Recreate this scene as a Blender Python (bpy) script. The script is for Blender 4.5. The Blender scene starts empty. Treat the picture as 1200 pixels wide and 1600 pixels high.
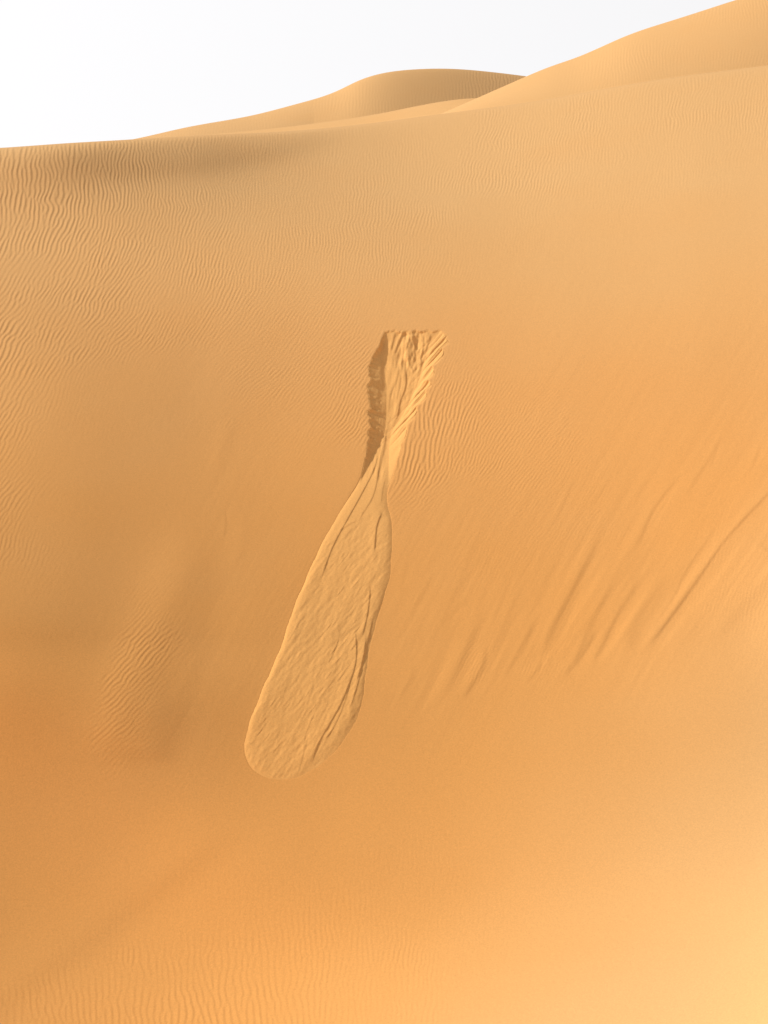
import bpy, math
import numpy as np

# ------------------------------------------------------------------ camera, sky, sun, exposure
scene = bpy.context.scene
F = 2239.0                      # focal length in pixels of a 1200 px wide frame
PITCH = math.radians(-4)
SUN_EL, SUN_AZ = math.radians(35), math.radians(-10)     # azimuth measured from -X towards -Y
cam_d = bpy.data.cameras.new('camera')
cam = bpy.data.objects.new('camera', cam_d)
scene.collection.objects.link(cam)
cam_d.sensor_fit = 'HORIZONTAL'
cam_d.sensor_width = 36.0
cam_d.lens = 36.0 * F / 1200.0
cam_d.clip_end = 3000
cam.rotation_euler = (math.pi / 2 + PITCH, 0, 0)
scene.camera = cam

S = np.array([-math.cos(SUN_EL) * math.cos(SUN_AZ), -math.cos(SUN_EL) * math.sin(SUN_AZ), math.sin(SUN_EL)])
sun_d = bpy.data.lights.new('sun', 'SUN')
sun_d.energy = 3.0
sun_d.angle = math.radians(1.0)
sun_d.color = (1.0, 0.96, 0.89)
sun = bpy.data.objects.new('sun', sun_d)
scene.collection.objects.link(sun)
from mathutils import Vector
sun.rotation_euler = Vector(S).to_track_quat('Z', 'Y').to_euler()

world = bpy.data.worlds.new('World')
scene.world = world
world.use_nodes = True
nt = world.node_tree
nt.nodes.clear()
sky = nt.nodes.new('ShaderNodeTexSky')
sky.sky_type = 'NISHITA'
sky.sun_disc = False
sky.sun_elevation = SUN_EL
sky.sun_rotation = math.atan2(S[0], S[1])
sky.dust_density = 7.0
sky.air_density = 1.0
sky.ozone_density = 1.0
bg = nt.nodes.new('ShaderNodeBackground')
bg.inputs['Strength'].default_value = 0.05
nt.links.new(sky.outputs[0], bg.inputs['Color'])
# bright white dust haze low over the desert, thinning towards the zenith
haze = nt.nodes.new('ShaderNodeBackground')
haze.inputs['Color'].default_value = (1.0, 0.992, 1.0, 1)
haze.inputs['Strength'].default_value = 0.875
tc = nt.nodes.new('ShaderNodeTexCoord')
sep = nt.nodes.new('ShaderNodeSeparateXYZ')
mr = nt.nodes.new('ShaderNodeMapRange')
mr.interpolation_type = 'SMOOTHSTEP'
mr.inputs['From Min'].default_value = 0.26
mr.inputs['From Max'].default_value = 0.60
mr.inputs['To Min'].default_value = 0.93
mr.inputs['To Max'].default_value = 0.14
mix = nt.nodes.new('ShaderNodeMixShader')
out = nt.nodes.new('ShaderNodeOutputWorld')
nt.links.new(tc.outputs['Generated'], sep.inputs[0])
nt.links.new(sep.outputs['Z'], mr.inputs['Value'])
glow = nt.nodes.new('ShaderNodeMapRange')      # the haze is a little brighter towards the sun's side
glow.inputs['From Min'].default_value = -0.25
glow.inputs['From Max'].default_value = 0.20
glow.inputs['To Min'].default_value = 0.90
glow.inputs['To Max'].default_value = 0.838
nt.links.new(sep.outputs['X'], glow.inputs['Value'])
nt.links.new(glow.outputs[0], haze.inputs['Strength'])
nt.links.new(mr.outputs[0], mix.inputs[0])
nt.links.new(bg.outputs[0], mix.inputs[1])
nt.links.new(haze.outputs[0], mix.inputs[2])
nt.links.new(mix.outputs[0], out.inputs['Surface'])

scene.view_settings.view_transform = 'Standard'
scene.view_settings.look = 'None'
scene.view_settings.exposure = 0.25
scene.view_settings.gamma = 1
scene.view_settings.use_curve_mapping = False

# ------------------------------------------------------------------ survey of the slope
# The dune is surveyed from the camera station: a bearing (U), a height angle (V) and the
# distance there give every point of its surface; all relief is real displacement in metres.
CP, SP = math.cos(PITCH), math.sin(PITCH)
def ray(U,V):
    a=(U-600.)/F; b=(800.-V)/F
    return np.stack([a, CP-b*SP, SP+b*CP],-1)
def smin(a,b,k):
    h=np.clip(.5+.5*(b-a)/k,0,1); return b+(a-b)*h-k*h*(1-h)
SKY_U=[-500,-200,0,100,185,320,430,520,600,690,850,1000,1200,1400,1700]
SKY_V=[240,236,231,224,219,211,206,199,190,178,156,129,102,75,40]
def spline(xs,ys):
    xs=np.array(xs,float); ys=np.array(ys,float); n=len(xs); h=np.diff(xs)
    A=np.zeros((n,n)); r=np.zeros(n); A[0,0]=A[-1,-1]=1
    for i in range(1,n-1):
        A[i,i-1]=h[i-1]; A[i,i]=2*(h[i-1]+h[i]); A[i,i+1]=h[i]
        r[i]=6*((ys[i+1]-ys[i])/h[i]-(ys[i]-ys[i-1])/h[i-1])
    M=np.linalg.solve(A,r)
    def f(x):
        x=np.asarray(x,float); i=np.clip(np.searchsorted(xs,x)-1,0,n-2)
        t=np.clip(x,xs[0],xs[-1]); a=xs[i+1]-t; b=t-xs[i]; H=h[i]
        return M[i]*a**3/(6*H)+M[i+1]*b**3/(6*H)+(ys[i]/H-M[i]*H/6)*a+(ys[i+1]/H-M[i+1]*H/6)*b
    return f
skyline=spline(SKY_U,SKY_V)
def base_depth(U,V):
    d=ray(U,V); dy,dz=d[...,1],d[...,2]
    # two planes: the slip face (z=.6y+c1) and the apron at its foot (z=.15y+c2)
    c1=-5-.6*22; c2=-5-.15*22
    den1=dz-.6*dy; D1=np.where(den1<-.05,c1/np.minimum(den1,-.05),400)
    den2=dz-.15*dy; D2=np.where(den2<-.03,c2/np.minimum(den2,-.03),400)
    D=smin(D1,D2,3.0)
    q=np.maximum(V-skyline(U),0)
    return D+3.0*np.exp(-np.sqrt(q/25.))
GU=np.arange(-100,1301,100.); GV=np.arange(50,1751,100.)
def bs(t):
    return np.stack([(1-t)**3/6,(3*t**3-6*t**2+4)/6,(-3*t**3+3*t**2+3*t+1)/6,t**3/6],0)
def lat_eval(G,U,V):
    # uniform bicubic B-spline, G[row(V),col(U)], clamped outside
    u=np.clip((U-GU[0])/100,1e-6,len(GU)-1-1e-6); v=np.clip((V-GV[0])/100,1e-6,len(GV)-1-1e-6)
    iu=np.floor(u).astype(int); iv=np.floor(v).astype(int); bu=bs(u-iu); bv=bs(v-iv)
    out=0
    for a in range(4):
        for b in range(4):
            out=out+bu[a]*bv[b]*G[np.clip(iv+b-1,0,len(GV)-1),np.clip(iu+a-1,0,len(GU)-1)]
    return out
LAT = np.array([
[-0.4698,-0.4680,-0.4446,-0.3835,-0.2966,-0.2040,-0.1291,-0.0876,-0.0811,-0.1000,-0.1324,-0.1666,-0.1962,-0.2230,-0.2510],
[-0.3083,-0.3234,-0.3208,-0.2716,-0.2179,-0.1537,-0.1060,-0.0871,-0.0947,-0.1163,-0.1462,-0.1765,-0.2040,-0.2277,-0.2567],
[-0.1679,-0.1732,-0.1685,-0.1512,-0.1357,-0.1108,-0.0970,-0.0976,-0.1114,-0.1319,-0.1566,-0.1822,-0.2082,-0.2297,-0.2576],
[-0.0986,-0.1041,-0.1104,-0.1171,-0.1164,-0.1195,-0.1219,-0.1247,-0.1299,-0.1401,-0.1575,-0.1792,-0.2019,-0.2201,-0.2436],
[-0.0799,-0.0798,-0.0810,-0.0839,-0.0902,-0.0967,-0.1065,-0.1186,-0.1292,-0.1415,-0.1565,-0.1726,-0.1923,-0.2091,-0.2311],
[-0.0485,-0.0553,-0.0548,-0.0512,-0.0522,-0.0558,-0.0623,-0.0747,-0.0880,-0.1020,-0.1196,-0.1371,-0.1558,-0.1715,-0.1911],
[-0.0453,-0.0450,-0.0432,-0.0362,-0.0297,-0.0267,-0.0301,-0.0369,-0.0482,-0.0611,-0.0768,-0.0934,-0.1118,-0.1290,-0.1488],
[-0.0488,-0.0443,-0.0376,-0.0272,-0.0200,-0.0162,-0.0180,-0.0204,-0.0267,-0.0351,-0.0467,-0.0607,-0.0787,-0.0955,-0.1186],
[-0.0776,-0.0570,-0.0430,-0.0253,-0.0137,-0.0068,-0.0027,-0.0048,-0.0099,-0.0162,-0.0246,-0.0362,-0.0537,-0.0713,-0.0914],
[-0.0794,-0.0740,-0.0589,-0.0393,-0.0236,-0.0148,-0.0036,0.0007,-0.0016,-0.0057,-0.0125,-0.0226,-0.0339,-0.0527,-0.0866],
[-0.0452,-0.0506,-0.0469,-0.0394,-0.0315,-0.0213,-0.0138,-0.0098,-0.0099,-0.0102,-0.0164,-0.0257,-0.0405,-0.0526,-0.0685],
[0.0264,0.0199,0.0160,0.0146,0.0179,0.0242,0.0238,0.0232,0.0215,0.0168,0.0097,0.0016,-0.0100,-0.0200,-0.0303],
[0.0963,0.0945,0.0902,0.0841,0.0795,0.0786,0.0766,0.0715,0.0668,0.0596,0.0497,0.0391,0.0269,0.0125,-0.0081],
[0.1594,0.1613,0.1594,0.1544,0.1430,0.1327,0.1276,0.1222,0.1140,0.1041,0.0910,0.0763,0.0582,0.0393,0.0107],
[0.2078,0.2161,0.2180,0.2158,0.2067,0.1942,0.1822,0.1721,0.1621,0.1479,0.1283,0.1053,0.0752,0.0325,-0.0398],
[0.2469,0.2531,0.2573,0.2573,0.2537,0.2438,0.2261,0.2033,0.1771,0.1499,0.1207,0.0874,0.0505,-0.0027,-0.1011],
[0.2390,0.2518,0.2587,0.2599,0.2518,0.2380,0.2187,0.1948,0.1670,0.1389,0.1087,0.0741,0.0367,-0.0211,-0.1183],
[0.2613,0.2619,0.2677,0.2699,0.2666,0.2532,0.2301,0.1997,0.1659,0.1328,0.0990,0.0627,0.0214,-0.0391,-0.1215]])

# ------------------------------------------------------------------ noise and ripples
rng = np.random.default_rng(11)
X0, X1, Y0, Y1 = -360, 1560, 90, 1690          # extent of the relief survey, one sample per unit
NX, NY = 1920, 1600
def bil(A, U, V):
    x = np.clip(np.asarray(U, float) - X0, 0, NX - 1.001)
    y = np.clip(np.asarray(V, float) - Y0, 0, NY - 1.001)
    i = x.astype(np.int32); j = y.astype(np.int32); fx = x - i; fy = y - j
    return (A[j, i] * (1 - fx) + A[j, i + 1] * fx) * (1 - fy) + (A[j + 1, i] * (1 - fx) + A[j + 1, i + 1] * fx) * fy

FXX = np.fft.fftfreq(NX)[None, :]
FYY = np.fft.fftfreq(NY)[:, None]
WN = np.fft.fft2(rng.standard_normal((NY, NX)))
def gauss_noise(sx, sy, seed=None, lean=0.0):
    """smooth unit-variance noise, correlation sx across and sy along a direction leaning right by lean deg"""
    w = WN if seed is None else np.fft.fft2(np.random.default_rng(seed).standard_normal((NY, NX)))
    a = math.radians(lean)
    k1 = FXX * math.cos(a) + FYY * math.sin(a); k2 = -FXX * math.sin(a) + FYY * math.cos(a)
    n = np.fft.ifft2(w * np.exp(-2 * math.pi ** 2 * ((k1 * sx) ** 2 + (k2 * sy) ** 2))).real
    return (n / n.std()).astype(np.float32)

def blend_points(P, power=4.0, soft=24.0, step=16):
    """Shepard interpolation of scattered field notes over the survey"""
    P = np.array(P, float)
    gx = np.arange(X0, X1 + step + 1, step); gy = np.arange(Y0, Y1 + step + 1, step)
    GX, GY = np.meshgrid(gx, gy)
    num = np.zeros(GX.shape + (P.shape[1] - 2,)); den = np.zeros(GX.shape)
    for p in P:
        w = ((GX - p[0]) ** 2 + (GY - p[1]) ** 2 + soft ** 2) ** (-power / 2) * 1e6
        num += w[..., None] * p[2:]; den += w
    G = num / den[..., None]
    xs = (np.arange(NX)) / step; ys = (np.arange(NY)) / step
    i = xs.astype(int); j = ys.astype(int)
    fx = (xs - i)[None, :, None]; fy = (ys - j)[:, None, None]
    r = (G[j][:, i] * (1 - fx) + G[j][:, i + 1] * fx) * (1 - fy) + (G[j + 1][:, i] * (1 - fx) + G[j + 1][:, i + 1] * fx) * fy
    return [r[..., k].astype(np.float32) for k in range(r.shape[2])]

# field notes: place, lean of the crests, wavelength, strength
RIP = [
 (-300,245,2,10,1),(-300,400,15,9.5,1),(-300,600,22,9,.8),(-300,850,20,9,.4),(-300,1050,20,9,0),
 (0,245,2,9.5,1),(100,245,0,8.5,1),(200,240,0,7,1),(300,250,0,6,.9),(400,245,0,5.5,.8),(500,225,0,5.5,.35),(600,200,0,5.5,.12),(700,190,0,5,.12),(850,175,0,5,.35),(1000,150,5,5,.4),(1150,130,5,5,.4),(1400,120,5,5,.4),
 (0,300,0,9.5,1),(100,300,-3,9,1),(200,300,-6,7,1),(300,300,-14,6,.8),(400,290,-10,5.5,.6),(500,270,-5,5.5,.6),(600,250,0,5.5,.65),(750,230,5,5.2,.8),(900,210,5,5.2,.8),(1050,190,5,5.2,.65),(1180,180,5,5.2,.5),
 (0,370,15,9,1),(100,370,19,8.5,1),(200,360,10,7.5,1),(300,350,5,6.5,.9),(400,340,5,6,.8),(500,330,5,5.5,.8),(600,310,8,5.5,.8),(700,290,10,5.5,.85),(850,270,10,5.2,.7),(1000,260,10,5.2,.45),(1150,250,10,5.2,.3),(1400,260,10,5,.2),
 (0,440,27,8.5,1),(100,440,27,8,1),(200,420,23,7.5,.95),(300,420,14,6.8,1.05),(400,410,12,6.3,1.0),(500,400,10,6,.95),(600,390,8,5.8,.8),(660,380,8,5.5,.4),(750,360,10,5,.15),(900,350,8,5,.1),(1050,350,8,5,.05),(1190,350,8,5,.05),
 (0,520,29,9,1),(100,520,27,8.5,.9),(200,510,27,7.5,1.0),(300,500,27,6.5,.65),(400,500,28,6.2,.85),(500,480,25,6,.95),(600,490,18,5.5,.3),(700,500,15,5.5,.08),(850,520,15,5,.04),(1000,520,20,5,.02),
 (0,600,22,9,.9),(60,600,22,8.5,.6),(130,620,20,7,.2),(200,600,20,7,.05),(300,600,30,6,0),(390,580,38,6.2,.75),(460,610,38,6,.9),(540,580,30,6,1.2),(550,650,32,6.5,1.2),(480,690,35,6.2,.65),(380,690,40,6,.4),(330,740,45,6,.12),
 (0,700,22,8,.85),(45,700,22,8,.35),(80,700,20,8,.1),(0,800,20,8,.75),(15,850,18,8,.5),(70,810,20,8,.05),(0,920,20,8,0),(100,700,20,8,.02),
 (700,560,12,5.5,.4),(668,650,8,8.5,1.3),(655,720,10,9,1.4),(720,620,12,6.5,1.15),(720,700,18,7,1.2),(780,620,22,5.5,.6),(770,700,26,5.8,.95),(650,775,26,6.5,.8),(700,790,35,5.5,.3),(622,745,15,9,.6),(850,660,28,5.4,.75),(860,740,30,5.4,.65),(780,770,30,5.6,.65),(780,560,15,5,.25),(900,620,30,5.2,.45),(950,680,30,5.2,.35),(1050,620,30,5,.15),(650,830,30,6,.06),(760,810,30,5.5,.35),(880,790,30,6,.5),(1000,760,30,6,.1),(1150,700,30,6,.05),
 (700,850,30,6,.05),(560,740,35,6,.1),(500,760,38,6,.03),(400,800,40,6,0),(250,780,40,6,0),(150,750,30,7,0),
 (265,880,46,5.5,.4),(240,945,48,6.2,.8),(220,1010,48,7,1.1),(250,1000,46,6.8,.9),(190,1080,50,7,1.1),(225,1085,48,7,.8),(165,1155,50,7,1),(174,1188,48,7,.6),(225,1180,44,6.5,.3),(178,960,48,7,0),(152,1025,48,7,0),(132,1075,48,7,0),(122,1130,48,7,0),(278,1070,46,7,0),(266,1120,46,7,0),(210,1215,46,7,0),(150,1215,48,7,0),
 (150,960,42,7,0),(118,1080,42,8,0),(120,1180,42,8,0),(300,950,42,7,0),(298,1050,42,8,0),(285,1140,42,8,0),(190,1240,42,8,0),(200,880,42,7,0),(310,860,40,6,0),
 (742,1038,33,5,.7),(720,1075,35,5,.2),(836,1040,33,5,.45),(872,1020,30,5,.5),(900,975,30,5,.3),(1150,900,20,6,.35),(1120,960,15,6,.3),(1180,850,20,6,.25),(1090,990,20,6,.15),
 (700,1010,33,5,0),(790,1030,33,5,0),(780,1090,33,5,0),(840,980,33,5,0),(920,1050,33,5,0),(1000,940,30,6,.03),(1060,1040,30,6,0),
 (50,1590,-8,11,.3),(150,1570,-3,11,.4),(250,1560,-3,11,.5),(330,1570,-5,11,.55),(400,1560,-5,10.5,.5),(480,1550,0,10,.45),(560,1540,5,8.5,.3),(640,1500,5,7.5,.35),(700,1480,5,7,.15),(300,1500,0,10,.35),(400,1480,0,10,.35),(480,1470,0,9,.3),(550,1460,0,9,.22),(600,1420,3,8,.2),(640,1380,3,7,.12),(200,1520,0,10,.4),(100,1545,-3,10,.35),(30,1500,-5,10,.02),(150,1480,-5,10,.04),(250,1430,0,10,.05),(350,1420,0,10,.12),(450,1400,0,9,.12),(760,1560,5,8,.06),(900,1500,5,8,0),(620,1590,3,9,.3),
 (100,1400,0,9,0),(300,1300,0,9,0),(500,1300,0,9,0),(800,1300,0,9,0),(1100,1300,0,9,0),(1100,1550,0,9,0),(600,1150,0,9,0),(900,1150,0,9,0),(1100,1100,0,9,0),(50,1250,0,9,0),(50,1050,0,9,0),(450,1280,0,9,0),(640,950,20,6,.02),(640,1050,20,6,0),(330,1000,30,7,0),(1400,1000,20,8,.1),(1400,500,20,7,.2),(1400,1400,0,9,0),(-250,1400,0,10,.1),
]
lean, lam, amp = blend_points(RIP)
lean = lean + 8 * (np.clip((lean - 10) / 12, 0, 1) * np.interp(np.arange(NY) + Y0, [330, 420, 800, 850], [0, 1, 1, 0])[:, None]).astype(np.float32)
lam = lam * np.interp(np.arange(NY) + Y0, [0, 850, 1000], [.81, .88, 1.])[:, None].astype(np.float32)

def ripple_field(lean, lam, thetas, lams, dth=9.0, dk=.13):
    z = np.zeros((NY, NX), np.complex64); wt = np.zeros((NY, NX), np.float32)
    K = np.hypot(FXX, FYY) + 1e-9
    ANG = np.degrees(np.arctan2(FYY, FXX))
    for L in lams:
        for t in thetas:
            w = np.exp(-((lean - t) / 9.0) ** 2 - (np.log(lam / L) / .17) ** 2)
            if w.max() < .01: continue
            H = np.exp(-(np.log(K * L)) ** 2 / (2 * dk * dk) - (ANG - t) ** 2 / (2 * dth * dth))
            c = np.fft.ifft2(WN * H); c /= np.abs(c).mean()
            z += (w * c).astype(np.complex64); wt += w
    z /= (wt + 1e-4)
    ph = np.angle(z); am = np.abs(z)
    am = am / (am + .35) * 1.35
    return (am * (np.sin(ph) - .30 * np.sin(2 * ph))).astype(np.float32)

wob = (gauss_noise(60, 26, 5) * 4 + gauss_noise(20, 12, 6) * 3) * np.where(np.arange(NY) + Y0 > 820, .35, 1.)[:, None]
ripples = ripple_field(lean + wob, lam, [-30, -18, -6, 6, 18, 30, 42, 54], [4.9, 5.9, 7.2, 8.9, 10.9])
# small kinks along the crests
GXX, GYY = np.meshgrid(np.arange(X0, X1, dtype=np.float32), np.arange(Y0, Y1, dtype=np.float32))
kink = np.interp(GYY[:, 0], [300, 380, 850], [1., .6, .5])[:, None]
ripples = bil(ripples, GXX + kink * (1.1 * gauss_noise(12, 5.5, 9) + 1.1 * gauss_noise(22, 12, 10)), GYY).astype(np.float32)
patch = np.clip(1 + .22 * gauss_noise(50, 14, 7) + .14 * gauss_noise(14, 7, 8), .15, 1.5)
amp = amp * (1 + .35 * np.clip((GXX - 480) / 200, 0, 1) * np.clip((450 - GYY) / 60, 0, 1))
amp = amp * (1 + .3 * np.clip((280 - GXX) / 80, 0, 1) * np.clip((GYY - 370) / 40, 0, 1) * np.clip((680 - GYY) / 60, 0, 1))
amp = np.clip(amp * patch - .02, 0, 1.5)
RELIEF = ripples * lam * (.036 + .003 * np.clip((GXX - 400) / 300, 0, 1)) * amp            # heights in survey units (1 unit = depth / F metres)

# gentle irregularity of wind-laid sand, and faint downslope streaks of old grain flow
RELIEF += .10 * gauss_noise(26, 40, 21, 25) + .22 * gauss_noise(80, 90, 22, 20)
band = blend_points([(0,300,0),(600,300,0),(1200,300,0),(0,600,.1),(400,620,.3),(400,820,.45),(100,900,.15),(520,560,.1),(700,700,.05),
    (700,880,.9),(900,900,1),(1100,800,1),(1190,650,.7),(1000,600,.4),(800,1000,1),(1000,1000,1),(660,1060,.8),(1150,1000,.6),(1190,900,.2),
    (350,1000,.5),(200,800,.1),(320,1120,.4),(300,1300,0),(600,1250,0),(900,1180,0),(1100,1150,0),(600,1500,0),(1100,1500,0),(0,1300,0),(0,1100,0)])[0]
RELIEF += band * (.06 * gauss_noise(4.5, 40, 31, 29) + .04 * gauss_noise(2.2, 26, 32, 30))
toe = np.interp(GXX[0], [300, 560, 640, 720, 790, 870, 920, 1010, 1100, 1200, 1500], [1130, 1125, 1108, 1088, 1066, 1060, 1040, 1020, 1004, 930, 800])[None]
dt = toe - GYY + 9 * gauss_noise(22, 22, 33)
def smst(x, a, b):
    t = np.clip((x - a) / (b - a), 0, 1); return t * t * (3 - 2 * t)
zone = smst(dt, -6, 34) * (1 - .85 * smst(dt, 50, 220)) * (1 - smst(dt, 260, 420)) * smst(GXX, 600, 760)
k2 = smst(GXX, 720, 1050)
flute = (1 - k2) * gauss_noise(6.5, 55, 34, 22) + k2 * gauss_noise(6.5, 60, 35, 35)
flute2 = (1 - k2) * gauss_noise(3, 34, 36, 24) + k2 * gauss_noise(3, 40, 37, 36)
RELIEF += (zone * (.34 * flute + .11 * flute2)).astype(np.float32)
RELIEF += (.022 * gauss_noise(1.6, 1.3, 41)).astype(np.float32)

# ------------------------------------------------------------------ creases and ridges on the face
def poly_dist(pts, U, V):
    """distance, signed side (+ to the right of an upward line) and arc fraction for a polyline"""
    pts = np.array(pts, float); seg = np.diff(pts, axis=0); L = np.hypot(seg[:, 0], seg[:, 1]); tot = L.sum()
    best = np.full(U.shape, 1e9); sd = np.zeros(U.shape); fr = np.zeros(U.shape); acc = 0
    for k in range(len(seg)):
        dx = U - pts[k, 0]; dy = V - pts[k, 1]
        t0 = (dx * seg[k, 0] + dy * seg[k, 1]) / (L[k] ** 2)
        t = np.clip(t0, 0, 1)
        ex = dx - t * seg[k, 0]; ey = dy - t * seg[k, 1]; d = np.hypot(ex, ey)
        s = np.sign(seg[k, 1] * dx - seg[k, 0] * dy)        # pts run downhill: right side is positive
        m = d < best
        best = np.where(m, d, best); sd = np.where(m, s * d, sd); fr = np.where(m, (acc + t * L[k]) / tot, fr)
        acc += L[k]
    return best, sd, fr

def smooth_pts(pts, n=6):
    p = np.array(pts, float); d = np.r_[0, np.cumsum(np.hypot(*np.diff(p, axis=0).T))]
    fx, fy = spline(d, p[:, 0]), spline(d, p[:, 1])
    t = np.linspace(0, d[-1], (len(p) - 1) * n + 1)
    return np.stack([fx(t), fy(t)], 1)

def window(pts, m):
    p = np.array(pts); a = int(max(p[:, 0].min() - m, X0)); b = int(min(p[:, 0].max() + m, X1 - 1))
    c = int(max(p[:, 1].min() - m, Y0)); d = int(min(p[:, 1].max() + m, Y1 - 1))
    U, V = np.meshgrid(np.arange(a, b), np.arange(c, d))
    return U, V, (slice(c - Y0, d - Y0), slice(a - X0, b - X0))

def stroke(field, pts, kind, A, w, W, taper=(.2, .15), org=None):
    p = smooth_pts(pts)
    U, V, sl = window(p, 3.2 * W) if org is None else org
    d, s, f = poly_dist(p, U.astype(float), V.astype(float))
    t = np.clip(f / max(taper[0], 1e-3), 0, 1) * np.clip((1 - f) / max(taper[1], 1e-3), 0, 1)
    t = t * t * (3 - 2 * t)
    if kind == 'step':        # the ground drops quickly to the right, recovering gently on both sides
        h = -A * np.tanh(s / w) * np.exp(-(s / W) ** 2)
    elif kind == 'ridge':
        h = A * np.exp(-(s / W) ** 2)
    elif kind == 'valley':
        h = -A * np.exp(-(s / W) ** 2)
    h = h * t
    field[sl] += h.astype(np.float32)

STROKES = [
 # the steeper shoulder just under the left crest
 ([(600,208),(520,220),(430,240),(300,262),(150,268),(40,262)],'step',5,18,42,(.3,.35)),
 # chutes and lobes of old slides on the right of the face
 ([(1215,755),(1197,775),(1162,812),(1131,847),(1109,878),(1075,928),(1050,962),(1012,1012)],'step',1.5,1.6,15,(.15,.12)),
 ([(1125,812),(1103,847),(1075,887),(1053,931),(1028,969),(1014,996)],'step',.55,1.3,7,(.3,.2)),
 ([(1131,672),(1109,716),(1087,750),(1066,784)],'step',.5,1.4,8,(.3,.4)),
 ([(1124,690),(1115,715),(1105,740)],'step',.4,1.3,5,(.3,.4)),
 ([(1190,690),(1176,728),(1168,745)],'step',.5,1.3,7,(.3,.4)),
 ([(1069,734),(1041,769),(1016,806),(1000,844),(975,881)],'step',1.0,2.2,13,(.25,.3)),
 ([(1050,770),(1030,800),(1010,835)],'step',.35,1.2,5,(.3,.4)),
 ([(966,900),(937,950),(912,1000),(895,1040)],'step',1.0,4,16,(.3,.2)),
 ([(1006,881),(987,925),(966,959),(947,997),(922,1040)],'step',1.7,3.2,18,(.3,.15)),
 ([(947,819),(928,859),(903,906),(878,953),(856,997),(846,1034)],'step',1.3,3.5,17,(.25,.2)),
 ([(1050,887),(1025,925),(1000,962),(975,1018)],'step',2.0,7,26,(.3,.2)),
 ([(1230,880),(1200,915),(1162,953),(1131,981),(1095,1006)],'step',4.0,14,48,(.05,.4)),
 ([(930,852),(898,917),(874,963),(857,1010),(834,1044)],'step',1.2,5,20,(.3,.2)),
 ([(935,975),(918,1010),(904,1030),(880,1058)],'step',1.6,3.2,15,(.35,.15)),
 ([(840,950),(826,990),(810,1020),(784,1060)],'step',1.1,4,16,(.35,.2)),
 ([(760,1000),(757,1033),(739,1069),(723,1092)],'step',1.4,2.8,14,(.35,.15)),
 ([(848,1020),(838,1050),(820,1068)],'step',.9,2.6,10,(.35,.2)),
 ([(679,887),(659,931),(638,963)],'step',.5,3,11,(.35,.35)),
 ([(743,917),(720,945),(702,963),(682,992)],'step',.5,3,11,(.35,.35)),
 ([(650,1027),(638,1071),(618,1100)],'step',.9,5,18,(.35,.35)),
 ([(900,740),(880,790),(862,830)],'step',.35,2,8,(.35,.35)),
 ([(960,735),(935,775),(915,800)],'step',.45,1.6,7,(.35,.35)),
 ([(1020,735),(1000,770),(985,800)],'step',.4,2,8,(.35,.35)),
 ([(800,900),(780,950),(765,985)],'step',.4,3,10,(.35,.35)),
 ([(640,860),(632,900),(622,940)],'step',.3,3,10,(.35,.35)),
 # left of the slide: a shallow trough and the two old tongues below it
 ([(350,450),(325,520),(312,580),(300,660),(285,760)],'valley',1.7,1,44,(.3,.45)),
 ([(365,640),(345,700),(330,760)],'ridge',.7,1,12,(.35,.4)),
 ([(350,790),(352,830),(346,850)],'step',.25,1.5,6,(.3,.4)),
 ([(385,800),(372,860),(360,900)],'ridge',.5,1,10,(.35,.4)),
 ([(318,800),(268,940),(225,1030),(195,1110),(172,1205)],'ridge',7.5,1,48,(.3,.16)),
 ([(262,1060),(245,1120),(228,1195)],'ridge',3.0,1,30,(.4,.2)),
 ([(345,880),(320,980),(300,1060),(275,1150),(240,1215)],'step',.7,14,50,(.4,.15)),
 ([(430,1270),(300,1355),(190,1435),(90,1510),(-20,1590)],'step',2.2,20,70,(.3,.02)),
]
for st in STROKES: stroke(RELIEF, st[0], st[1], st[2] * (.36 if st[0][0][0] > 600 else .5), *st[3:])

# ------------------------------------------------------------------ the sand slide: scar and tongue
L_RIM = [(601,518),(596,530),(590,545),(583,555),(579,564),(577,580),(576,599),(575,621),(579,636),(576,647),(578,660),(576,675),(573,708),(569,725),(565,742)]
R_RIM = [(689,516),(696,529),(688,554),(681,567),(673,586),(668,608),(654,634),(643,654),(634,673),(627,697),(618,725),(611,750),(605,768)]
L_TON = [(546,777),(515,827),(493,871),(465,934),(443,999),(421,1052),(402,1099),(385,1143),(382,1168),(387,1190),(405,1209),(434,1218),(465,1215)]
R_TON = [(606,790),(611,818),(612,859),(609,902),(599,934),(585,984),(575,1031),(569,1068),(562,1112),(552,1134),(528,1168),(496,1198)]
lr = smooth_pts(L_RIM + L_TON, 8); rr = smooth_pts(R_RIM + R_TON, 8)
# ragged rims where ripple crests have been cut through
k = np.arange(len(lr)); nz = np.random.default_rng(3)
def saw(x): x = x / (2 * math.pi); return 2 * (x - np.floor(x)) - 1
jl = np.interp(np.arange(len(lr)), np.arange(0, len(lr) + 3, 2.3)[:len(np.arange(0, len(lr) + 3, 2.3))], nz.normal(0, 1, len(np.arange(0, len(lr) + 3, 2.3))))
lr[:, 0] += (jl * .8 + nz.normal(0, 1.1, len(lr)) + 2.5 * saw(lr[:, 1] * 2 * math.pi / 11.5 + np.sin(lr[:, 1] / 9.)) * np.clip((lr[:, 1] - 585) / 15, 0, 1)) * np.clip((lr[:, 1] - 520) / 20, 0, 1) * np.clip((735 - lr[:, 1]) / 40, 0, 1)
for E_, sg in ((lr, 1), (rr, 2)):
    wv = np.clip((E_[:, 1] - 775) / 40, 0, 1)
    E_[:, 0] += wv * (.7 * np.sin(E_[:, 1] / (17. + sg) + sg) + .5 * np.sin(E_[:, 1] / 7.3 + 2 * sg) + nz.normal(0, .25, len(E_)))
rr_v = rr[:, 1]
wr = np.clip((735 - rr_v) / 60, 0, 1)
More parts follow.
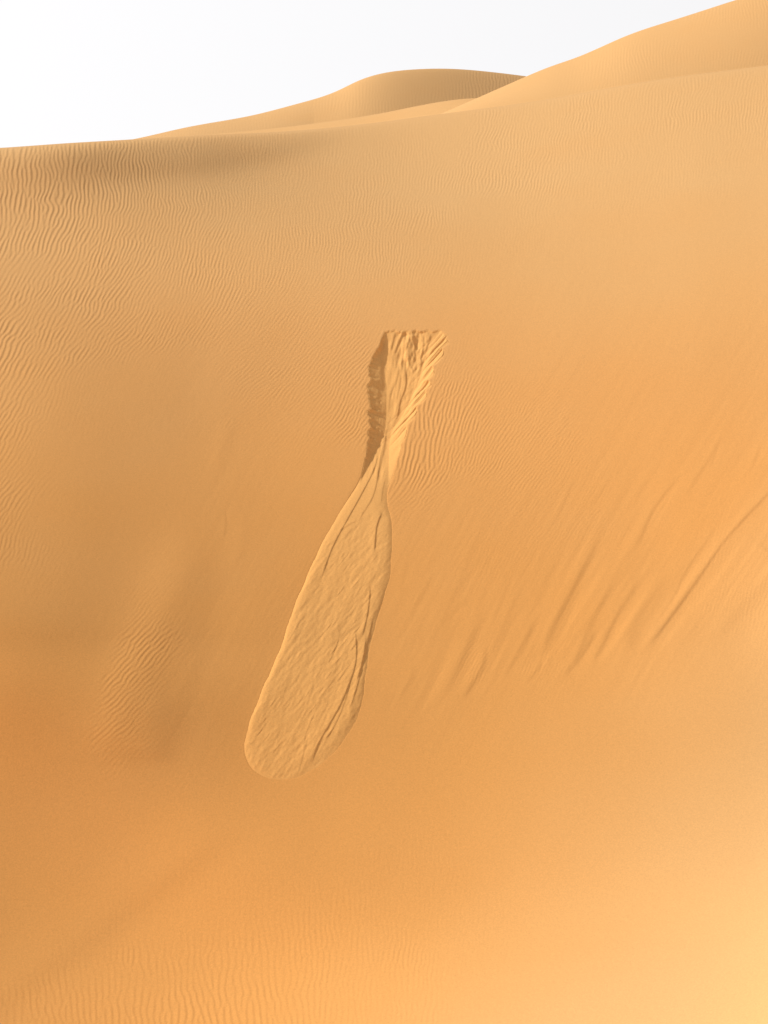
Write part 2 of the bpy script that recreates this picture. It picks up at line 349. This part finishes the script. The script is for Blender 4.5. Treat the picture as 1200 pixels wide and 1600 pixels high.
def flute_phase(u, v):
    f = v + (u - 640) * .90
    return math.pi * (f / 14.5 + .30 * np.sin(f / 31.) + .16 * np.sin(f / 11.3))
wr = wr * np.clip((rr_v - 518) / 8, 0, 1)
rr[:, 0] += (np.abs(np.sin(flute_phase(rr[:, 0], rr_v))) ** .8 - .45) * 11 * wr * np.interp(rr_v, [520, 600, 700], [1, .8, .5]) + nz.normal(0, .4, len(rr)) * wr
top = [(601 + (689 - 601) * t, 517 + 1.2 * math.sin(t * 31) + 1.6 * math.sin(t * 53 + 1) * (1 - t)) for t in np.linspace(.04, .96, 26)]
OUT = np.array(list(map(tuple, lr)) + list(map(tuple, rr[::-1])) + top[::-1])

SX0, SX1, SY0, SY1, ST = 362, 716, 500, 1240, .7
su = np.arange(SX0, SX1, ST); sv = np.arange(SY0, SY1, ST)
SU, SV = np.meshgrid(su, sv)
def inside(P, U, V):
    c = np.zeros(U.shape, bool); n = len(P)
    for a in range(n):
        x1, y1 = P[a]; x2, y2 = P[(a + 1) % n]
        if y1 == y2: continue
        m = ((y1 > V) != (y2 > V)) & (U < (x2 - x1) * (V - y1) / (y2 - y1) + x1)
        c ^= m
    return c
dd = np.full(SU.shape, 1e9)
loop = np.vstack([OUT, OUT[:1]])
for a in range(0, len(loop) - 1):
    p, q = loop[a], loop[a + 1]; e = q - p; L2 = e @ e + 1e-9
    t = np.clip(((SU - p[0]) * e[0] + (SV - p[1]) * e[1]) / L2, 0, 1)
    dd = np.minimum(dd, np.hypot(SU - p[0] - t * e[0], SV - p[1] - t * e[1]))
INS = inside(OUT, SU, SV)
SD = np.where(INS, dd, -dd).astype(np.float32)          # signed distance, positive inside

def rowfun(pts):
    p = np.array(pts); o = np.argsort(p[:, 1]); return np.interp(SV[:, 0], p[o, 1], p[o, 0])[:, None]
uL, uR = rowfun(lr[:-24] if False else lr), rowfun(rr)
LF = [(604,518),(600,540),(597,560),(603,585),(606,605),(606,647),(603,675),(594,695),(583,712),(573,735),(566,742)]
RF = [(687,518),(676,535),(667,545),(659,578),(649,608),(638,628),(629,648),(618,662),(610,678),(607,697),(607,725),(607,750)]
LF = [(a - 4 * min(1, max(0, (b - 530) / 30)) * min(1, max(0, (700 - b) / 40)), b - 10 * min(1, max(0, (b - 518) / 30)) * min(1, max(0, (745 - b) / 50))) for a, b in LF]
RF = [(a, b - 10 * min(1, max(0, (b - 518) / 30)) * min(1, max(0, (745 - b) / 50))) for a, b in RF]
fL, fR = rowfun(LF), rowfun(RF)
v1 = SV[:, 0]
def sm(x, a, b): t = np.clip((x - a) / (b - a), 0, 1); return t * t * (3 - 2 * t)
dep = np.interp(v1, [500,517,530,560,600,640,680,705,730,750,765], [0,1.0,5.0,9.4,11.6,12.2,10.4,7.0,3.6,1.2,0])[:, None]
def localnoise(sx, sy, seed, lean=0): return bil(gauss_noise(sx, sy, seed, lean), SU + 0.0, SV)
N1 = localnoise(1.2, 4.5, 51, 8); N2 = localnoise(3, 14, 52, 12); N3 = localnoise(1.6, 1.4, 53)
xl = np.clip((SU - uL) / np.maximum(fL - uL, 3), 0, 1)
xr = np.clip((uR - SU) / np.maximum(uR - fR, 3), 0, 1)
floor = -dep * (1 + .04 * N2)
wall_l = xl ** .85; wall_r = xr ** 1.0
scar = floor * np.minimum(1, wall_l) * np.minimum(1, wall_r)
# fluting of the lit right wall, following the old ripple crests
flz = np.exp(-np.clip(xr - .55, 0, 9) ** 2 / .12) * (SU > fR - 12) * sm(SV, 516, 530) * (1 - sm(SV, 650, 725))
fp = flute_phase(SU, SV)
scar += flz * ((np.abs(np.sin(fp)) ** .8 - .6) * 2.6 + (np.abs(np.sin(fp * 2.6 + .7)) - .6) * .7)
# shaded left wall, faint horizontal ledges
wl_zone = np.exp(-((xl - .5) / .4) ** 2) * (SU < fL + 4)
scar += wl_zone * (.30 * np.sin(SV / 2.6 + .8 * N3) + .10 * N3 + .15 * N1) * sm(SV, 560, 590) * (1 - sm(SV, 690, 710))
mid = np.clip(np.minimum(SU - fL, fR - SU) / 8, 0, 1) * sm(SV, 522, 540) * (1 - sm(SV, 735, 760))
scar += mid * (.15 * N1 + .2 * N2)
org = (SU, SV, (slice(None), slice(None)))
def sst(pts, kind, A, w, W, taper=(.2, .2), field=None):
    stroke(scar if field is None else field, pts, kind, A * (.42 if field is None else 1), w, W, taper, org)
scar = scar.astype(np.float32)
# slumped lumps and rills under the headwall
hw = sm(SV, 515, 520) * (1 - sm(SV, 560, 585)) * np.clip((SU - 615) / 10, 0, 1) * np.clip((672 - SU) / 14, 0, 1)
scar += hw * (.5 * localnoise(1.7, 5.5, 61, 15) + .3 * localnoise(1.3, 2.2, 62))
sst([(618,518),(614,530),(610,545)], 'step', 2.0, 1.3, 6)
sst([(634,517),(626,526),(620,537),(614,552)], 'step', 3.0, 1.4, 7, (.05,.3))
sst([(632,521),(632,535),(634,552),(636,565)], 'ridge', 3.4, 1, 4.0, (.1,.2))
sst([(645,518),(641,530),(637,548),(635,562)], 'ridge', 3.0, 1, 4.0, (.1,.2))
sst([(642,523),(637,535),(634,543)], 'step', 1.5, 1.0, 4)
sst([(647,522),(647,533),(650,545)], 'step', 3.4, 1.6, 7, (.1,.3))
sst([(655,516),(652,528),(650,545)], 'valley', 2.5, 1, 4.5, (.1,.3))
sst([(662,520),(660,540),(655,560)], 'step', 1.2, 1.2, 5)
sst([(674,519),(668,535),(661,550)], 'step', 1.5, 1.2, 6)
sst([(640,565),(645,575)], 'step', 1.0, 1.0, 4)
sst([(621,556),(618,588),(612,600),(606,640)], 'step', 1.0, 1.3, 6)
sst([(630,565),(633,588),(629,606),(623,622),(620,640),(612,655)], 'step', 1.5, .9, 6)
sst([(625,575),(622,600),(618,620)], 'step', .9, 1.2, 5)
sst([(598,523),(595,538),(596,556),(602,575)], 'step', 1.8, 1.6, 8)
sst([(602,660),(599,700),(593,730),(590,760)], 'step', 1.4, 1.4, 7, (.2,.2))

# the tongue: a thick tapering sheet with a rounded levee, longitudinal creases and a blunt toe
hh = np.interp(v1, [690,720,750,800,900,1000,1100,1180,1218], [0,1.2,2.8,4.6,6.0,6.6,6.4,5.2,3.2])[:, None]
dl = np.clip(SU - uL, 0, None); dr = np.clip(uR - SU, 0, None)
rise = 1 - np.exp(-(SD.clip(0) / np.interp(v1, [1100, 1218], [4.0, 9])[:, None]) ** 1.15)
wR = np.interp(v1, [700,800,900,1000,1100,1200], [8,26,36,34,42,46])[:, None]
right = np.clip(dr / wR, 0, 1); right = 1 - .52 * (1 - right) ** 1.6
tongue = (.56 * hh * rise * right * (.86 + .22 * dl / (dl + dr + 1))).astype(np.float32)
ins = sm(SD, 0, 5)
tz = ins * sm(SV, 770, 860)
T1 = localnoise(2.0, 7.5, 71, 38); T2 = localnoise(1.3, 3.0, 72, 35); T3 = localnoise(6, 20, 73, 24)
tongue += tz * (.085 * T1 + .10 * T2 + .16 * T3)
# small broken scarplets, drawn out across the tongue
q = np.clip(localnoise(2.6, 11, 74, 42) - .9, 0, 2)
tongue -= tz * q * .2
def tst(pts, kind, A, w, W, taper=(.2, .2)): sst(pts, kind, A * .24, w * (.55 if kind == 'step' else 1), W * .8, taper, tongue)
tst([(590,700),(588,718),(576,752),(560,783),(544,812),(521,855),(501,911)], 'step', 1.8, 1.1, 9, (.1,.12))
tst([(597,690),(592,730),(588,760),(580,784),(565,808),(556,831)], 'step', 1.3, 1.1, 8, (.2,.3))
tst([(603,745),(598,770),(596,790)], 'step', .8, 1.1, 6)
tst([(599,799),(590,821),(587,843),(585,868)], 'step', 2.4, 1.3, 10, (.15,.2))
tst([(560,815),(545,822),(530,832)], 'step', .8, 1.0, 5)
tst([(579,915),(576,952),(571,978),(565,1000)], 'step', 2.0, 1.4, 8, (.2,.2))
tst([(585,960),(578,990),(568,1030),(556,1072)], 'step', 2.0, 1.5, 7, (.2,.2))
tst([(555,984),(557,1009),(556,1037),(546,1071),(534,1100),(515,1134),(499,1162),(487,1195)], 'step', 2.6, 1.7, 10, (.12,.1))
tst([(573,990),(568,1031),(559,1071),(546,1112)], 'step', 2.2, 1.6, 8, (.2,.2))
tst([(548,1060),(540,1095),(526,1130),(505,1165)], 'step', 1.4, 1.4, 7, (.2,.2))
tst([(524,1018),(518,1030),(512,1040)], 'step', 1.2, 1.1, 5)
tst([(500,1100),(488,1125),(478,1150),(474,1180)], 'step', .9, 1.6, 7, (.3,.3))
tst([(530,1000),(524,1015),(516,1028)], 'step', 1.2, 1.1, 5)
tst([(510,870),(498,888),(490,905)], 'ridge', .8, 1, 5)
tst([(478,943),(470,965),(463,985),(456,1012),(454,1030)], 'ridge', 1.2, 1, 5, (.2,.3))
tst([(477,960),(462,985),(448,1008)], 'step', .7, 1.2, 5)
tst([(425,1070),(412,1110),(402,1150)], 'ridge', 1.0, 1, 6, (.3,.3))
tst([(482,1150),(473,1185),(466,1208)], 'step', 1.1, 2.0, 8, (.3,.2))
for c in nz.uniform(0, 1, (90, 3)):
    v = 860 + 320 * c[0]; a = np.interp(v, lr[:, 1], lr[:, 0]); b = np.interp(v, np.sort(rr[:, 1]), rr[np.argsort(rr[:, 1]), 0])
    u = a + 18 + (b - a - 40) * c[1]; l = 7 + 16 * c[2]
    tst([(u + l * .45, v - l * .6), (u + l * .05, v), (u - l * .5, v + l * .6)], 'step', .4 + .5 * c[2], .9, 3.2, (.4, .4))

slide = (scar * (1 - sm(SV, 740, 790)) * sm(SD, -.2, 1.2) + tongue * sm(SD, -.5, 1.0)).astype(np.float32)
slide = np.where(INS, slide, np.clip(SD, -6, 0) * .45).astype(np.float32)
slide += (.03 * localnoise(1.4, 1.2, 81)).astype(np.float32) * INS

# the dune itself is dug out under the scar, and its ripples end at the rim
def slide_lookup(A, U, V, fill):
    x = (U - SX0) / ST; y = (V - SY0) / ST
    ok = (x > 0) & (x < A.shape[1] - 1.01) & (y > 0) & (y < A.shape[0] - 1.01)
    x = np.where(ok, x, 0); y = np.where(ok, y, 0); i = x.astype(np.int32); j = y.astype(np.int32); fx = x - i; fy = y - j
    r = (A[j, i] * (1 - fx) + A[j, i + 1] * fx) * (1 - fy) + (A[j + 1, i] * (1 - fx) + A[j + 1, i + 1] * fx) * fy
    return np.where(ok, r, fill)

# ------------------------------------------------------------------ surfaces to meshes
def surface(U, V):
    D = base_depth(U, V) * np.exp(lat_eval(LAT, U, V))
    return D[..., None] * ray(U, V), D
def normals(P):
    du = np.gradient(P, axis=1); dv = np.gradient(P, axis=0)
    n = np.cross(du, dv); n /= np.linalg.norm(n, axis=-1, keepdims=True) + 1e-12
    return np.where(n[..., 2:3] < 0, -n, n)

def grid_mesh(name, P, mat, parent=None, facemask=None, kind=None):
    ny, nx = P.shape[:2]
    idx = np.arange(nx * ny, dtype=np.int32).reshape(ny, nx)
    q = np.stack([idx[1:, :-1], idx[1:, 1:], idx[:-1, 1:], idx[:-1, :-1]], -1).reshape(-1, 4)
    if facemask is not None: q = q[facemask.reshape(-1)]
    used = np.zeros(nx * ny, bool); used[q.reshape(-1)] = True
    remap = np.cumsum(used).astype(np.int32) - 1
    co = P.reshape(-1, 3)[used].astype(np.float32); q = remap[q]
    me = bpy.data.meshes.new(name)
    me.vertices.add(len(co)); me.vertices.foreach_set('co', co.ravel())
    me.loops.add(q.size); me.loops.foreach_set('vertex_index', q.ravel())
    me.polygons.add(len(q)); me.polygons.foreach_set('loop_start', np.arange(0, q.size, 4, dtype=np.int32))
    me.polygons.foreach_set('loop_total', np.full(len(q), 4, np.int32))
    me.update(calc_edges=True)
    me.polygons.foreach_set('use_smooth', np.ones(len(q), bool))
    me.materials.append(mat)
    o = bpy.data.objects.new(name, me); scene.collection.objects.link(o)
    if parent: o.parent = parent
    if kind: o['kind'] = kind
    return o

# ------------------------------------------------------------------ sand
def sand_material(name, pale, rich, z0, z1, glow=0):
    """fine sand: paler high up: wind-packed, with haze glare painted in; richer low down"""
    m = bpy.data.materials.new(name); m.use_nodes = True
    n = m.node_tree; n.nodes.clear(); L = n.links.new
    bs_ = n.nodes.new('ShaderNodeBsdfPrincipled'); o = n.nodes.new('ShaderNodeOutputMaterial'); L(bs_.outputs[0], o.inputs[0])
    bs_.inputs['Roughness'].default_value = .95
    bs_.inputs['Specular IOR Level'].default_value = .12
    g = n.nodes.new('ShaderNodeNewGeometry'); sp = n.nodes.new('ShaderNodeSeparateXYZ'); L(g.outputs['Position'], sp.inputs[0])
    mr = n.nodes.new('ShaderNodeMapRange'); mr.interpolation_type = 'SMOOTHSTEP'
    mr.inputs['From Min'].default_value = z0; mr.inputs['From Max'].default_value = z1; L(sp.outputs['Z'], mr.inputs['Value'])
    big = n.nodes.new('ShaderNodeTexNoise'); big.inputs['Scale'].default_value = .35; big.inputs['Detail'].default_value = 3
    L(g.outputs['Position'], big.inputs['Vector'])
    # the yellowing of bright highlights, painted into the colour of the near right-hand apron
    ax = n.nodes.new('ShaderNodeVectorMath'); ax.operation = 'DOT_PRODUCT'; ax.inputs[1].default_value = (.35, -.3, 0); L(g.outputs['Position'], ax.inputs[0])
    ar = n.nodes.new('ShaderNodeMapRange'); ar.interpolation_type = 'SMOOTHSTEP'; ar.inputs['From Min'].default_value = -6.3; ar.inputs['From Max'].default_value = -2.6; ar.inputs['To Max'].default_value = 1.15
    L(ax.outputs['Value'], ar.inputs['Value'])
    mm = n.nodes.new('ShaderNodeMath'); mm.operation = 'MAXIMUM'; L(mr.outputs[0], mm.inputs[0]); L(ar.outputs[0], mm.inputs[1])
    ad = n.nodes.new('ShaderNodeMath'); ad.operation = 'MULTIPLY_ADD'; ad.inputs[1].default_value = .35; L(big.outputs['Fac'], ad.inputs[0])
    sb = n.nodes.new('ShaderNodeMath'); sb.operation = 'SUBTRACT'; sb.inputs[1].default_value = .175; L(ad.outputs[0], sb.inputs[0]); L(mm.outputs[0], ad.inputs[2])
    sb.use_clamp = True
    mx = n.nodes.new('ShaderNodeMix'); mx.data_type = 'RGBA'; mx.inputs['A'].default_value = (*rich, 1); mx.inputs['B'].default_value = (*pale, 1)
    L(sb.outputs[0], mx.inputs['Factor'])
    # individual grains and specks
    fine = n.nodes.new('ShaderNodeTexNoise'); fine.inputs['Scale'].default_value = 42; fine.inputs['Detail'].default_value = 2; fine.inputs['Roughness'].default_value = .8
    L(g.outputs['Position'], fine.inputs['Vector'])
    fr = n.nodes.new('ShaderNodeMapRange'); fr.inputs['From Min'].default_value = .25; fr.inputs['From Max'].default_value = .75
    fr.inputs['To Min'].default_value = .90; fr.inputs['To Max'].default_value = 1.10; L(fine.outputs['Fac'], fr.inputs['Value'])
    ml = n.nodes.new('ShaderNodeVectorMath'); ml.operation = 'SCALE'; L(mx.outputs['Result'], ml.inputs[0]); L(fr.outputs[0], ml.inputs['Scale'])
    L(ml.outputs[0], bs_.inputs['Base Color'])
    bp = n.nodes.new('ShaderNodeBump'); bp.inputs['Strength'].default_value = .5; bp.inputs['Distance'].default_value = .004
    L(fine.outputs['Fac'], bp.inputs['Height']); L(bp.outputs[0], bs_.inputs['Normal'])
    return m
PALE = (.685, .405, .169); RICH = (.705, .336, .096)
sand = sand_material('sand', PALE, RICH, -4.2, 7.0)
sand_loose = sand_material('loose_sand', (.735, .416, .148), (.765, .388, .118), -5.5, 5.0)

# ------------------------------------------------------------------ main dune
cu = np.r_[np.arange(-1700, -360, 20.0), np.arange(-360, -30, 3.0), np.arange(-30, 1230, 1.15), np.arange(1230, 1556, 3.0), np.arange(1560, 2900, 20.0)]
NR = 1130
tt = np.linspace(0, 1, NR) ** 1.0
vs = skyline(cu)
U = np.repeat(cu[None], NR, 0); V = vs[None] + (1690 - vs[None]) * tt[:, None] ** 1.12
low = np.arange(1705, 3000, 20.0)               # the apron carries on to the foot of the camera's own slope
U = np.concatenate([U, np.repeat(cu[None], len(low), 0)]); V = np.concatenate([V, np.repeat(low[:, None], len(cu), 1)])
P, D = surface(U, V)
N = normals(P)
rel = bil(RELIEF, U, V) * np.clip((U + 360) / 60, 0, 1) * np.clip((1556 - U) / 60, 0, 1) * np.clip((1690 - V) / 40, 0, 1)
sd = slide_lookup(SD, U, V, -50.)
sc_d = slide_lookup((scar * (1 - sm(SV, 735, 775))).astype(np.float32), U, V, 0.)
near_rim = np.clip(-sd / 5, 0, 1)
inside_ = sd > 0
rel = rel * np.where(inside_, 0, .35 + .65 * near_rim)
rel = np.where(inside_, -np.clip(sd / 2.5, 0, 1) * (2.0 + np.clip(-sc_d, 0, 40) + 3.5 * (V < 780)), rel)
fade = np.clip((V - vs[None]) / 6, 0, 1)
P = P + N * (rel * fade * D / F)[..., None]
# back of the crest: rolls over and falls away
B = []
for k, (dy, dz) in enumerate([(.25, .0), (.6, -.03), (1.2, -.15), (2.2, -.5), (4, -1.4), (8, -3.4), (16, -7.5)]):
    r = P[0].copy(); h = np.hypot(r[:, 0], r[:, 1]); s_ = (h + dy) / h
    el = r[:, 2] / h
    r = r * s_[:, None]; r[:, 2] = P[0][:, 2] + el * dy * (.9 if k < 2 else .8 if k < 3 else .0) + dz * 1.0
    B.append(r)
P = np.concatenate([np.array(B[::-1]), P], 0)
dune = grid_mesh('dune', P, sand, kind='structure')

# ------------------------------------------------------------------ sand slide (its own body of sand)
Pb, Db = surface(SU, SV); Nb = normals(Pb)
Ps = Pb + Nb * (slide * Db / F)[..., None]
slide_root = bpy.data.objects.new('sand_slide', None); scene.collection.objects.link(slide_root)
base_pt = Pb[int((1210 - SY0) / ST), int((440 - SX0) / ST)]
slide_root.location = base_pt
slide_root['label'] = 'tongue-shaped sand slide spilling from a notched scar down the steep dune face'
slide_root['category'] = 'sand slide'
Ps = Ps - base_pt
fc = SD[:-1, :-1] > -3.0
cut = 742 + 3.0 * np.sin(SU / 7.0) - .15 * (SU - 590)
up = (SV < cut)[:-1, :-1]
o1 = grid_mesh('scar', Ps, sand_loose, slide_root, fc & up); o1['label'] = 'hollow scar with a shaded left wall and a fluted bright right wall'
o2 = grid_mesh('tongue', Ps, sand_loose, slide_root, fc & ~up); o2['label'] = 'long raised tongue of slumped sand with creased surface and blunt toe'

# ------------------------------------------------------------------ dunes behind
def back_dune(name, top, bottom, near, crest, tilt, rip, mat, ucols, shape=1.0, off=(0, 0), rolled=.35, foot=None):
    """top / bottom: outlines seen from the station; near / crest: distances at foot and crest; tilt(u): extra distance"""
    ft, fb = spline(*top), spline(*bottom)
    u = np.arange(ucols[0], ucols[1], ucols[2]); nr = 260
    t = np.linspace(0, 1, nr)[:, None]
    vt, vb = ft(u)[None], fb(u)[None]
    U_ = np.repeat(u[None], nr, 0); V_ = vt + (vb - vt) * t ** 1.3
    s = (V_ - vt) / (vb - vt)
    D_ = crest - (crest - near) * (s ** shape) - rolled * (crest - near) * (np.sqrt(s + .002) - s) + tilt(U_, s)
    Pq = D_[..., None] * ray(U_, V_)
    Nq = normals(Pq)
    rr_ = rip(U_, V_) * np.clip((V_ - vt) / 4, 0, 1)
    Pq = Pq + Nq * (rr_ * D_ / F)[..., None]
    Bk = []
    for dy, dz in [(.5, -.02), (1.5, -.3), (4, -1.6), (10, -5), (25, -13)]:
        r = Pq[0].copy(); h = np.hypot(r[:, 0], r[:, 1]); el = r[:, 2] / h
        r[:, :2] *= ((h + dy) / h)[:, None]; r[:, 2] += el * dy * .6 + dz; Bk.append(r)
    return grid_mesh(name, np.concatenate([np.array(Bk[::-1]), Pq], 0), mat, kind='structure')
one = np.ones((NY, NX), np.float32)
R2 = ripple_field(one * 2 + wob * 1.3, one * 4.9, [-12, 0, 12], [4.9])
pat2 = np.clip(.8 + .3 * gauss_noise(60, 12, 91), .1, 1.4)
R2 *= pat2 * 4.9 * .04
flat = lambda U_, V_: 0 * U_
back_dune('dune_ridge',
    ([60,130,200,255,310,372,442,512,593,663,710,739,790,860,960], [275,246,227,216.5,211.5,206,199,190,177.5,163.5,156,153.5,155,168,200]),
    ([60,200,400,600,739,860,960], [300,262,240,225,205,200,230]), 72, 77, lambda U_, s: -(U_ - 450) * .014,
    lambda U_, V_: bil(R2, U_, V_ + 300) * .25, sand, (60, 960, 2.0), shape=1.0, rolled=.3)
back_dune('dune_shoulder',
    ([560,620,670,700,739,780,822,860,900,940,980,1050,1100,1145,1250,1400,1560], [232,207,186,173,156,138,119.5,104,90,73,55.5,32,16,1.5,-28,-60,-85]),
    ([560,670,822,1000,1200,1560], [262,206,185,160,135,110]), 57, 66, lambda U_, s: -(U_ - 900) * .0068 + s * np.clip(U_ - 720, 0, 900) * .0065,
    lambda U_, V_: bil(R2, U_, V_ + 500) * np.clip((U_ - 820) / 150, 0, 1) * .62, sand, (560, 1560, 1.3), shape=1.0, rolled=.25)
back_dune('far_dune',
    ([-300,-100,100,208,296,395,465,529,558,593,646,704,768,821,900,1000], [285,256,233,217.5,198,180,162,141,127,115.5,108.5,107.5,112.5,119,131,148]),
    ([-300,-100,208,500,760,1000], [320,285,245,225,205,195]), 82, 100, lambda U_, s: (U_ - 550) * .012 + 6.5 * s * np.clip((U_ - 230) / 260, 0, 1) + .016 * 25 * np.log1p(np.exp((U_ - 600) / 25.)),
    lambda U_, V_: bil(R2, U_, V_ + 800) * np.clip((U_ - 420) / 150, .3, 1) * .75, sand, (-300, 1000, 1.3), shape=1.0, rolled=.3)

# level desert floor all round, out to the horizon
fl_ = np.array([[[x, y, -12.0] for x in np.linspace(-2500, 2500, 9)] for y in np.linspace(-2500, 2500, 9)])
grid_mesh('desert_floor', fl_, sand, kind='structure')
